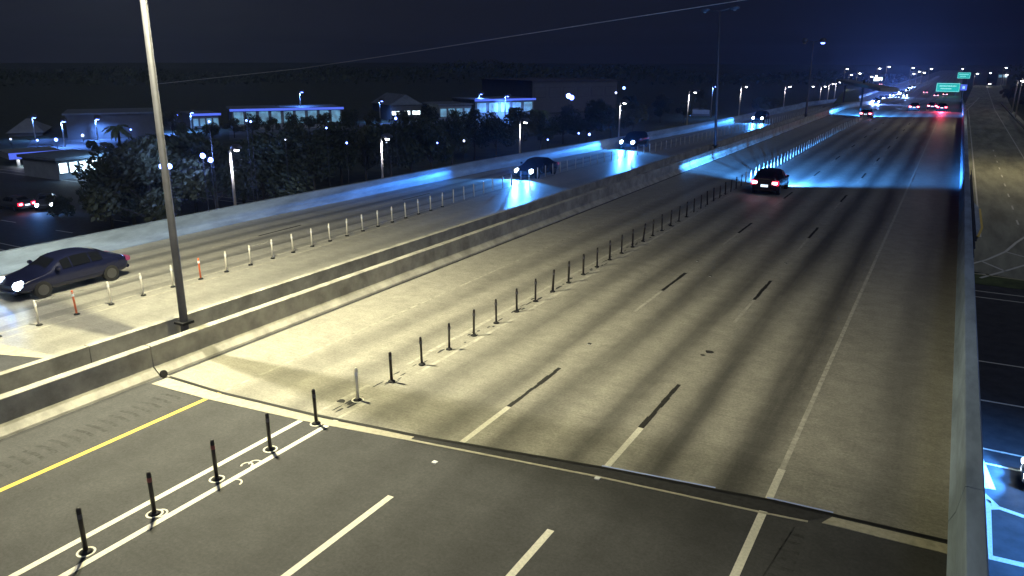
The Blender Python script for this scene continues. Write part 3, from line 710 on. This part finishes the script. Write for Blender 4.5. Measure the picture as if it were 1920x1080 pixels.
for px, py, lab in ((1643, 195, 'leftmost of the cluster of far oncoming headlights'), (1662, 188, 'second of the cluster of far oncoming headlights'), (1682, 186, 'lowest middle one of the far oncoming headlights'), (1692, 178, 'brightest middle car of the far oncoming cluster'), (1702, 172, 'upper right car of the far oncoming cluster'), (1713, 166, 'farthest right car of the far oncoming cluster'), (1652, 188, 'added far oncoming car close beside the leftmost of the cluster'), (1672, 182, 'added far oncoming car in the upper lane, left half of the cluster'), (1697, 182, 'added far oncoming car lowest on the right of the cluster'), (1706, 167, 'added far oncoming car highest in the inner lane of the cluster'), (1688, 176, 'added far oncoming car highest in the left half of the cluster')):  # last five cars are added to thicken the distant headlight glow
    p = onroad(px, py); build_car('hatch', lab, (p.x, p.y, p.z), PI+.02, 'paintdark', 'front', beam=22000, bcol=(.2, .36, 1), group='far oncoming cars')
for px, py, lab in ((1735, 176, 'tiny far car left of the green sign'), (1755, 182, 'tiny far car below the green sign, left one'), (1772, 180, 'tiny far car below the green sign, right one'), (1652, 160, 'tiny far car with reddish lights above the cluster')):
    p = onroad(px, py); build_car('sedan', lab, (p.x, p.y, p.z), 0, 'paintdark', 'rear', group='tiny far cars')
p = at(30, 392, -6); build_car('sedan', 'car on the street below at far left showing a red tail light', (p.x, p.y, -6), PI/2, 'paintgrey', 'rear', brake=True)
p = at(88, 389, -6); build_car('sedan', 'car on the street below at far left showing a headlight', (p.x, p.y, -6), -PI/2-.6, 'paintgrey', 'front', beam=500)
p = at(1914, 905, -6); build_car('sedan', 'pale car nose at the right edge on the street under the bridge', (p.x+2.3, p.y, -6), PI/2, 'paintgrey', 'front', beam=4000)
t = thing('street_lamp', 'unseen blue white lamp added to light the street under the bridge, outside the right edge', 'street lamp', (9.5, 27.5, -6))  # unseen lamp added so the street markings show in blue light
MB().tube([(0, 0, 0), (0, 0, 8), (-1.2, 0, 8.5)], [.1, .07, .05], 8).build('pole', M['pole2'], t, smooth=True); head(t, -1.5, 0, 8.5, -1, 'lampw', .34, .75); spot('lamp_light', t, (-1.6, 0, 8.1), (0, R(25), 0), 15000, (.08, .32, 1), R(110), .9, .1)
for px, py, lab in ((236, 334, 'parked car with a white light among dark trees at left'), (262, 338, 'parked dark car beside the one with a white light')):
    p = at(px, py, -6); build_car('sedan', lab, (p.x, p.y, -6), .6, 'paintgrey', 'front', group='parked cars by the left trees')

# ------------------------------------------------------------------ trees
def leaf_mesh(name, lobes, n, size, m):
    b = MB()
    for i in range(n):
        c, r = random.choices(lobes, weights=[q[1]**2 for q in lobes])[0]
        while True:
            d = Vector((random.uniform(-1, 1), random.uniform(-1, 1), random.uniform(-1, 1)))
            if .05 < d.length < 1: break
        d = d.normalized()*(r*random.uniform(.55, 1.05)); p = Vector(c)+d
        a = Vector((random.gauss(0, 1), random.gauss(0, 1), random.gauss(0, 1))).normalized(); q = a.orthogonal().normalized()
        s_ = size*random.uniform(.6, 1.5); w = a.cross(q)
        b.poly([p-q*s_, p+w*s_*.5, p+q*s_, p-w*s_*.5])
    me = bpy.data.meshes.new(name); me.from_pydata(b.v, [], b.f); me.update(); me.materials.append(m); return me
protos = []
for k in range(4):
    lobes = []
    for j in range(11):
        a = random.uniform(0, 6.28); rr = random.uniform(.1, .62); z = random.uniform(.38, .86)
        lobes.append(((rr*math.cos(a)*.8*(1.15-z*.6), rr*math.sin(a)*.8*(1.15-z*.6), z), random.uniform(.10, .22)))
    me = leaf_mesh('crown', lobes, 3400, .026, M['leaf'] if k != 2 else M['leaf2'])
    tb = MB(); tb.tube([(0, 0, 0), (.01, 0, .2), (.0, .01, .45), (.02, 0, .7)], [.022, .018, .013, .005], 8)
    for (c, r) in lobes[:6]: tb.tube([(0, 0, random.uniform(.22, .4)), (c[0]*.5, c[1]*.5, c[2]*.8), c], [.009, .006, .002], 5)
    tm = tb.build('trunk', M['bark'], None, smooth=True); protos.append((me, tm.data)); bpy.data.objects.remove(tm)
def tree(px, pt, base, lab, group, wide=1.0, k=None):
    z = ztop(base, pt); h = max(3, z+6.0)
    t = thing('tree', lab, 'tree', (base[0], base[1], -6.05), random.uniform(0, 6), group)
    me, tm = protos[k if k is not None else random.randrange(4)]
    for nm, d in (('crown', me), ('trunk', tm)):
        o = bpy.data.objects.new(nm, d); COL.objects.link(o); o.parent = t; o.scale = (h*wide, h*wide, h)
    return t
ORD = ['first', 'second', 'third', 'fourth', 'fifth', 'sixth', 'seventh', 'eighth', 'ninth', 'tenth', 'eleventh', 'twelfth', 'thirteenth', 'fourteenth', 'fifteenth', 'sixteenth', 'seventeenth', 'eighteenth', 'nineteenth', 'twentieth', 'twenty-first', 'twenty-second', 'twenty-third', 'twenty-fourth', 'twenty-fifth', 'twenty-sixth', 'twenty-seventh', 'twenty-eighth']
front = []
px = 215
while px < 1290:
    top = interp([(200, 290), (260, 262), (330, 250), (450, 245), (560, 236), (700, 222), (800, 212), (900, 214), (1000, 206), (1100, 196), (1200, 188), (1290, 190)], px)+random.uniform(-6, 12)
    front.append((px, top)); px += random.uniform(36, 52)
for i, (px, top) in enumerate(front):
    p = atX(px, interp([(200, 380), (1290, 225)], px), -56-random.uniform(0, 9))
    # ground contact at that column on z=-6
    b = None
    for py in range(140, 700, 2):
        g_ = at(px, py, -6)
        if g_.x > p.x: b = g_; break
    tree(px, top, b, f'dark bushy tree behind the left parapet, {ORD[i]} from the left in the front row', 'dark trees behind the left parapet', random.uniform(.85, 1.1))
back = [(250, 262, 300), (300, 250, 290), (345, 232, 262), (400, 230, 270), (440, 221, 258), (475, 214, 258), (512, 219, 256), (545, 212, 256), (580, 217, 253), (612, 211, 252), (655, 205, 250), (700, 205, 246), (760, 206, 244), (800, 198, 244), (850, 205, 240), (890, 203, 240), (965, 200, 238), (1005, 204, 235), (1060, 196, 228), (1120, 185, 224), (1180, 178, 220), (1240, 176, 216), (1420, 180, 214), (1450, 184, 212)]
for i, (px, top, gy) in enumerate(back):
    tree(px, top, at(px, gy, -6), f'dark tree in the back row beyond the trees, {ORD[i]} from the left', 'back row of dark trees', random.uniform(.9, 1.2))
tree(325, 208, at(325, 258, -6), 'tree glowing teal in a bright lamp right of the tall pole', 'lamp lit trees', 1.0, 2)
tree(582, 252, at(582, 330, -6), 'small green tree lit up among dark trees left of centre', 'lamp lit trees', .8, 2)
tree(681, 250, at(681, 300, -6), 'small pale lit tree left of the second parapet lamp', 'lamp lit trees', .7, 2)
tree(208, 268, at(208, 308, -6), 'small green lit tree left of the tall pole', 'lamp lit trees', .9, 2)
tree(1312, 166, at(1312, 215, -6), 'slim teal lit tree above the low pale sign', 'lamp lit trees', .55, 2)
tree(180, 262, at(180, 300, -6), 'dim tree behind the bright shop front at left', 'lamp lit trees', 1.0, 0)
for px, pt, gy, i in ((1891, 168, 190, 0), (1905, 158, 193, 1), (1918, 150, 196, 2), (1917, 178, 203, 3), (1935, 160, 205, 4), (1882, 166, 184, 5)):
    tree(px, pt, at(px, gy, -6), 'dark tree right of the ramp, '+['leftmost of the group', 'second in the group', 'tallest, at the right edge', 'low one against the guard rail', 'mostly outside the right edge', 'smallest, near the top of the ramp'][i], 'trees right of the ramp', 1.0, 2 if i in (0, 2) else None)
# glowing palm under the brightest lamp
def palm(px, pt, gy, lab):
    b = at(px, gy, -6); z = ztop(b, pt); h = z+6
    t = thing('palm_tree', lab, 'palm tree', (b.x, b.y, -6.05), 0)
    MB().tube([(0, 0, 0), (.1, 0, h*.5), (0, .05, h*.86)], [.28, .2, .16], 8).build('trunk', M['bark'], t, smooth=True)
    f = MB()
    for i in range(20):
        a = i*2.4; L = 2.9*random.uniform(.8, 1.1); el = random.uniform(-.1, .8)
        pts = [Vector((math.cos(a)*L*u, math.sin(a)*L*u, h*.86+L*(el*u-1.1*u*u*.8))) for u in (0, .25, .5, .75, 1)]
        sd_ = Vector((-math.sin(a), math.cos(a), 0))
        for p, q, w0, w1 in zip(pts, pts[1:], (.1, .35, .4, .3), (.35, .4, .3, .02)):
            f.poly([p-sd_*w0+Vector((0, 0, -w0*.5)), p, q, q-sd_*w1+Vector((0, 0, -w1*.5))]); f.poly([p, p+sd_*w0+Vector((0, 0, -w0*.5)), q+sd_*w1+Vector((0, 0, -w1*.5)), q])
    f.build('fronds', M['palm'], t)
palm(938, 196, 222, 'palm glowing pale green under the brightest lot lamp')
palm(1010, 200, 262, 'palm with drooping fronds right of the third parapet lamp')
palm(225, 232, 275, 'small palm behind the tall pole at left')
# bushes
def bush(px, py, r, lab):
    b = at(px, py, -6); t = thing('bush', lab, 'bush', (b.x, b.y, -6.05), 0, 'round bushes by the street below')
    me, tm = protos[1]
    o = bpy.data.objects.new('foliage', me); COL.objects.link(o); o.parent = t; o.scale = (r*2, r*2, r*1.9); o.location = (0, 0, -r*.5)
bush(122, 404, 1.5, 'round dark bush on the verge below, left one'); bush(200, 398, 1.4, 'round dark bush on the verge below, right one'); bush(245, 392, 1.3, 'low dark bush left of the tall pole, near the parapet')
# far woodland
b = MB()
wood = []
for i in range(15000):
    a = random.uniform(-1.75, .62); d = random.uniform(520, 900); hgt = (9+5*math.sin(a*9)+3*math.sin(a*31))*(.6+.4*d/900)
    x = d*math.sin(a); y = d*math.cos(a)
    if -40 < x < 30: continue
    z = -6+random.random()*max(hgt, 3)
    s_ = random.uniform(.8, 1.9); ax = Vector((random.gauss(0, 1), random.gauss(0, 1), random.gauss(0, 1))).normalized(); q = ax.orthogonal().normalized(); w = ax.cross(q); p = Vector((x, y, z))
    b.poly([p-q*s_, p+w*s_*.6, p+q*s_, p-w*s_*.6])
me = bpy.data.meshes.new('distant_woods'); me.from_pydata(b.v, [], b.f); me.update(); me.materials.append(M['leaf'])
o = bpy.data.objects.new('distant_woods', me); COL.objects.link(o); tag(o, 'far dark woodland along the skyline', 'woodland', kind='stuff')

for i, (px, py) in enumerate(sorted([(70, 263), (20, 261), (105, 262), (155, 254), (245, 243), (235, 325), (262, 330), (380, 292), (395, 300), (470, 228), (392, 228), (612, 240), (650, 268), (725, 267), (820, 268), (870, 264), (742, 222), (1027, 262), (1085, 250), (1105, 252), (1170, 165), (1155, 174), (303, 312), (318, 312), (462, 226), (1072, 183), (1066, 180), (300, 222), (535, 262)])):
    big = px in (303, 318, 380, 1072, 1066, 395)
    p = atX(px, py, -52) if px > 280 and py > 214 else atd(px, py, 170)
    if p.z < -5: p = at(px, py, -4.4)
    nth = ['leftmost', 'second', 'third', 'fourth', 'fifth', 'sixth', 'seventh', 'eighth', 'ninth', 'tenth', 'eleventh', 'twelfth', 'thirteenth', 'fourteenth', 'fifteenth', 'sixteenth', 'seventeenth', 'eighteenth', 'nineteenth', 'twentieth', 'twenty-first', 'twenty-second', 'twenty-third', 'twenty-fourth', 'twenty-fifth', 'twenty-sixth', 'twenty-seventh', 'twenty-eighth', 'rightmost'][i]
    t = thing('globe_lamp', f'small globe light glimmering among the dark trees, {nth} of them from the left', 'globe lamp', (p.x, p.y, -6.05), 0, 'small lights among the trees')
    hh = p.z+6.05; rr = (.0012*random.uniform(.7, 1.6) if not big else .0030)*(p-O).length
    MB().tube([(0, 0, 0), (0, 0, hh-rr)], .03, 6).build('pole', M['dark'], t)
    MB().tube([(0, 0, hh-rr), (0, 0, hh-rr*.6), (0, 0, hh), (0, 0, hh+rr*.6), (0, 0, hh+rr)], [rr*.3, rr*.8, rr, rr*.8, rr*.3], 10).build('globe', M['lampb'] if big or i % 3 else M['lampg'], t, smooth=True)
    if big or i % 3 == 0: 
        l = bpy.data.lights.new('globe_light', 'POINT'); l.energy = 400 if big else 90; l.color = (.2, .34, 1); l.shadow_soft_size = .1
        lo = bpy.data.objects.new('globe_light', l); COL.objects.link(lo); lo.parent = t; lo.location = (.3, -rr-.5, hh+.3)
# ------------------------------------------------------------------ buildings at left
def frame(px, py, ang_to=None, z=-6):
    return at(px, py, z)
def building(name, lab, pxl, pxr, pyg, pyt, depth=10, roof='flat', wall='wallb', rm_='roofb', fascia=None, windows=0, winmat='shop', wh_=(.15, .75), over=.4, cat='building', rise=2.0):
    a = at(pxl, pyg[0], -6); c = at(pxr, pyg[1], -6); mid = (a+c)/2
    w = (c-a).length; ang = math.atan2(c.y-a.y, c.x-a.x); h = ztop(mid, pyt)+6
    t = thing(name, lab, cat, (a.x, a.y, -6.03), ang)
    hw = h if roof == 'flat' else h-rise
    body = MB().box(0, 0, 0, w, depth, hw).build('wall', M[wall], t)
    if roof == 'flat':
        MB().box(-over, -over, hw, w+over, depth+over, hw+.35).build('roof', M[rm_], t)
    elif roof == 'gable':
        b = MB(); n = [(-over, -over, hw), (w+over, -over, hw), (w/2, -over, h)]
        b.v = n+[(x, depth+over, z) for x, _, z in n]; b.f = [(0, 1, 2), (5, 4, 3), (0, 3, 4, 1), (1, 4, 5, 2), (2, 5, 3, 0)]; b.build('roof', M[rm_], t)
    else:
        b = MB(); o_ = over; b.v = [(-o_, -o_, hw), (w+o_, -o_, hw), (w+o_, depth+o_, hw), (-o_, depth+o_, hw), (min(depth/2, w/2.2), depth/2, h), (w-min(depth/2, w/2.2), depth/2, h)]
        b.f = [(0, 1, 5, 4), (1, 2, 5), (2, 3, 4, 5), (3, 0, 4), (3, 2, 1, 0)]; b.build('roof', M[rm_], t)
    if fascia: MB().box(-over-.05, -over-.12, hw-.05, w+over+.05, -over-.02, hw+.45).build('fascia', M[fascia], t)
    for i in range(windows):
        x0 = w*(i+.12)/windows; x1 = w*(i+.88)/windows
        f = MB().box(x0-.08, -.06, hw*wh_[0]-.08, x1+.08, -.01, hw*wh_[1]+.08).build('window', M['dark'], t)
        MB().box(x0, -.09, hw*wh_[0], x1, -.065, hw*wh_[1]).build('pane', M[winmat], f)
    return t
# filling-station canopy
a = at(22, 316, -6); c = at(122, 308, -6); w = (c-a).length; ang = math.atan2(c.y-a.y, c.x-a.x); zt = ztop(a, 288)+6
t = thing('canopy', 'filling station canopy with a glowing blue edge at far left', 'canopy', (a.x, a.y, -6.03), ang)
MB().box(0, 0, zt-.9, w, 7, zt).build('roof', M['wallb'], t); MB().box(-.1, -.12, zt-.8, w+.1, -.02, zt+.05).build('fascia', M['fascia'], t)
for i, x in enumerate((w*.2, w*.55, w*.85)): MB().box(x-.2, 2, 0, x+.2, 2.4, zt-.9).build('column', M['wallb'], t)
for x in (w*.25, w*.6): MB().box(x-.5, 1.2, zt-.95, x+.5, 1.9, zt-.905).build('ceiling_light', M['lampw'], t)
spot('canopy_light', t, (w*.4, 2, zt-1.1), (0, 0, 0), 1500, (.25, .5, 1), R(170), 1, .4)
tq = building('shop', 'shop with a very bright front behind bare trees at left', 112, 205, (338, 326), 296, 8, 'flat', 'wallb', 'roofb', None, 5, 'shopw', (.35, .85), cat='shop')
spot('shop_light', tq, (5, -3, 4), (R(20), 0, 0), 2500, (.25, .55, 1), R(170), 1, .5)
building('house', 'house with a dim grey green hip roof at the far left edge', 16, 80, (256, 254), 226, 14, 'hip', 'walld', 'wallb', rise=2.4, cat='house')
building('warehouse', 'low dark building behind the lot lamps at left', 128, 300, (262, 256), 214, 14, 'flat', 'walld', 'roofb')
building('store', 'low long store with a lit blue edge left of centre', 362, 412, (240, 238), 216, 12, 'flat', 'wallb', 'roofb', 'fascia', 4, 'shop', cat='shop')
building('store', 'long lit shopping strip with teal walls and blue roof edge', 438, 642, (244, 238), 206, 14, 'flat', 'wallb', 'roofb', 'fascia', 9, 'shop', (.3, .95), cat='shop')
building('house', 'gabled building with a brightly lit entrance beneath its roof', 733, 790, (226, 224), 177, 14, 'gable', 'walld', 'roofb', None, 3, 'shopw', (.35, .6), rise=2.6)
building('store', 'pale lit low building between the gabled one and the bright lamp', 824, 884, (228, 226), 197, 12, 'flat', 'wallb', 'roofb', None, 4, 'shop', (.3, .8), cat='shop')
building('store', 'pale lit building behind the brightest lot lamp', 892, 1000, (226, 222), 188, 14, 'flat', 'wallb', 'roofb', 'fascia', 5, 'shop', (.4, .9), cat='shop')
building('warehouse', 'large building with a long flat grey roof at centre', 998, 1155, (212, 206), 152, 30, 'flat', 'walld', 'roofd', None, 6, 'walld', (.5, .8))
building('office_building', 'distant block with a lit white panel left of the far headlights', 1634, 1655, (160, 160), 141, 10, 'flat', 'walld', 'roofd', None, 1, 'shopw', (.45, .8))
building('office_building', 'distant low building with teal lit edge beyond the ramp', 1868, 1886, (160, 160), 139, 10, 'flat', 'walld', 'roofd', None, 2, 'shop', (.7, .95))
# monument sign
p = at(1314, 217, -6); t = thing('low_sign', 'low pale roadside sign under the slim lit tree', 'sign', (p.x, p.y, -6.03), R(25))
MB().box(-2.6, -.3, 0, 2.6, .3, .5).build('plinth', M['walld'], t); MB().box(-2.4, -.2, .5, 2.4, .2, 1.7).build('sign_panel', M['wallb'], t, bevel=.08)
# lots
for i, (pts, nm) in enumerate((([(-60, 330), (300, 300), (330, 345), (-80, 420)], 'lit_lot'), ([(60, 262), (330, 250), (330, 275), (40, 290)], 'upper_lot'), ([(430, 246), (1150, 208), (1150, 226), (430, 262)], 'centre_lot'))):
    q = [at(x, y, -6.03+.004*i) for x, y in pts]; structure(MB().poly(q).build(nm, M['lot']))
mk = MB()
for p0, p1 in (((108, 352), (205, 336)), ((50, 402), (150, 386)), ((150, 388), (215, 378))): quadline(mk, at(*p0, -6.01), at(*p1, -6.01), .5, -6.005)
structure(mk.build('pavement', M['header']))
structure(MB().poly([at(135, 398, -6.012), at(150, 350, -6.012), at(210, 345, -6.012), at(215, 392, -6.012)]).build('driveway', M['lot']))

# ------------------------------------------------------------------ gantry and signs
g0 = onroad(1580, 199); g1 = onroad(1613, 208)
t = thing('toll_gantry', 'toll gantry with a pale roof slab across the far southbound lanes', 'gantry', (0, 0, 0))
for p, pt in ((g0, 160), (g1, 150)): MB().tube([(p.x, p.y, p.z-1), (p.x, p.y, ztop(p, pt))], .18, 8).build('post', M['dark'], t)
d_ = (g1-g0); e0 = g0-d_*.25; e1 = g1+d_*1.0; zz = ztop(g0, 152)
bb = MB(); n_ = Vector((d_.y, -d_.x, 0)).normalized()*1.3
bb.v = [tuple(Vector((q.x, q.y, z_))+s_*n_) for z_ in (zz-.25, zz+.25) for q, s_ in ((e0, -1), (e1, -1), (e1, 1), (e0, 1))]
bb.f = [(3, 2, 1, 0), (4, 5, 6, 7), (0, 1, 5, 4), (1, 2, 6, 5), (2, 3, 7, 6), (3, 0, 4, 7)]; bb.build('roof_slab', M['wallb'], t)
structure(MB().poly([onroad(1560, 198)+Vector((0, 0, .05)), onroad(1611, 196)+Vector((0, 0, .05)), atd(1612, 160, 300), atd(1590, 158, 320)]).build('grass_bank', M['grass2']))
def road_sign(name, lab, x0, y0, x1, y1, dist_, legend, gz):
    c = atd((x0+x1)/2, (y0+y1)/2, dist_); w = (x1-x0)/F*dist_; h = (y1-y0)/F*dist_
    t = thing(name, lab, 'road sign', (c.x, c.y, c.z), 0)
    MB().box(-w/2, 0, -h/2, w/2, .12, h/2).build('sign_panel', M['green'], t, bevel=.03)
    b = MB(); e = .18
    b.box(-w/2+e, -.03, h/2-e-.1, w/2-e, -.005, h/2-e); b.box(-w/2+e, -.03, -h/2+e, w/2-e, -.005, -h/2+e+.1); b.box(w/2-e-.1, -.03, -h/2+e+.1, w/2-e, -.005, h/2-e-.1); b.box(-w/2+e, -.03, -h/2+e+.1, -w/2+e+.1, -.005, h/2-e-.1)
    b.build('border', M['signw'], t)
    if legend:
        b = MB()
        for r_, (l0, l1) in enumerate(((-.36, .34), (-.30, .14))):
            x = l0*w
            while x < l1*w:
                ww = random.uniform(.25, .55); b.box(x, -.03, (.16-.3*r_)*h-.22, x+ww*.6, -.005, (.16-.3*r_)*h+.22); x += ww
        b.build('legend', M['signw'], t)
    for sx in (-.35, .35): MB().box(sx*w-.12, .13, gz-c.z, sx*w+.12, .4, h/2+.1).build('post', M['aluminium'], t)
road_sign('road_sign', 'large glowing green road sign right of the far traffic', 1758, 156, 1797, 172, 330, True, -5.5)
road_sign('road_sign', 'smaller farther green road sign above the large one', 1797, 136, 1818, 147, 520, True, -5.5)
c = atd(1807, 164, 300); t = thing('road_sign', 'small blue square sign right of the large green sign', 'road sign', (c.x, c.y, c.z), 0)
MB().box(-1.1, 0, -1.1, 1.1, .1, 1.1).build('sign_panel', M['fascia'], t); MB().box(-.4, -.04, -.45, .4, -.01, .45).build('symbol', M['signw'], t); MB().box(-.12, .11, -5.6-c.z, .12, .3, 1).build('post', M['aluminium'], t)
# overhead line
q0 = at(303, 262, -6); zt = ztop(q0, 158)
t = thing('utility_pole', 'far utility pole carrying the overhead cable, behind the tall lamp pole', 'utility pole', (q0.x, q0.y, -6.03))
MB().tube([(0, 0, 0), (0, 0, zt+6.4)], [.18, .12], 8).build('pole', M['bark'], t); MB().box(-1, -.08, zt+5.7, 1, .08, zt+5.9).build('crossarm', M['bark'], t)
A = Vector((q0.x, q0.y, zt)); B_ = atd(1395, 0, 60); Cc = atd(1800, -75, 42)
ma, mb_ = atd(750, 101, 100), atd(1100, 46, 74)
b = MB(); pts = [A, atd(560, 129, 125), ma, mb_, B_, Cc]; b.tube([tuple(p) for p in pts], [.045, .05, .05, .04, .03, .025], 6)
tag(b.build('overhead_cable', M['cable']), 'thin overhead cable slanting up across the night sky', 'cable')

# ------------------------------------------------------------------ haze volume added for lamp halos
hz = MB().box(-1400, -80, -7.5, 1400, 2000, 45).build('added_haze', bpy.data.materials.new('halo_haze')); hz['kind'] = 'stuff'; hz['label'] = 'thin blue haze added for lamp halos'
hm = hz.data.materials[0]; hm.use_nodes = True; hn = hm.node_tree.nodes; hn.remove(hn['Principled BSDF'])
pv = hn.new('ShaderNodeVolumePrincipled'); pv.inputs['Color'].default_value = (.45, .6, 1, 1); pv.inputs['Density'].default_value = .0003; pv.inputs['Anisotropy'].default_value = .72
hm.node_tree.links.new(pv.outputs[0], hn['Material Output'].inputs['Volume'])
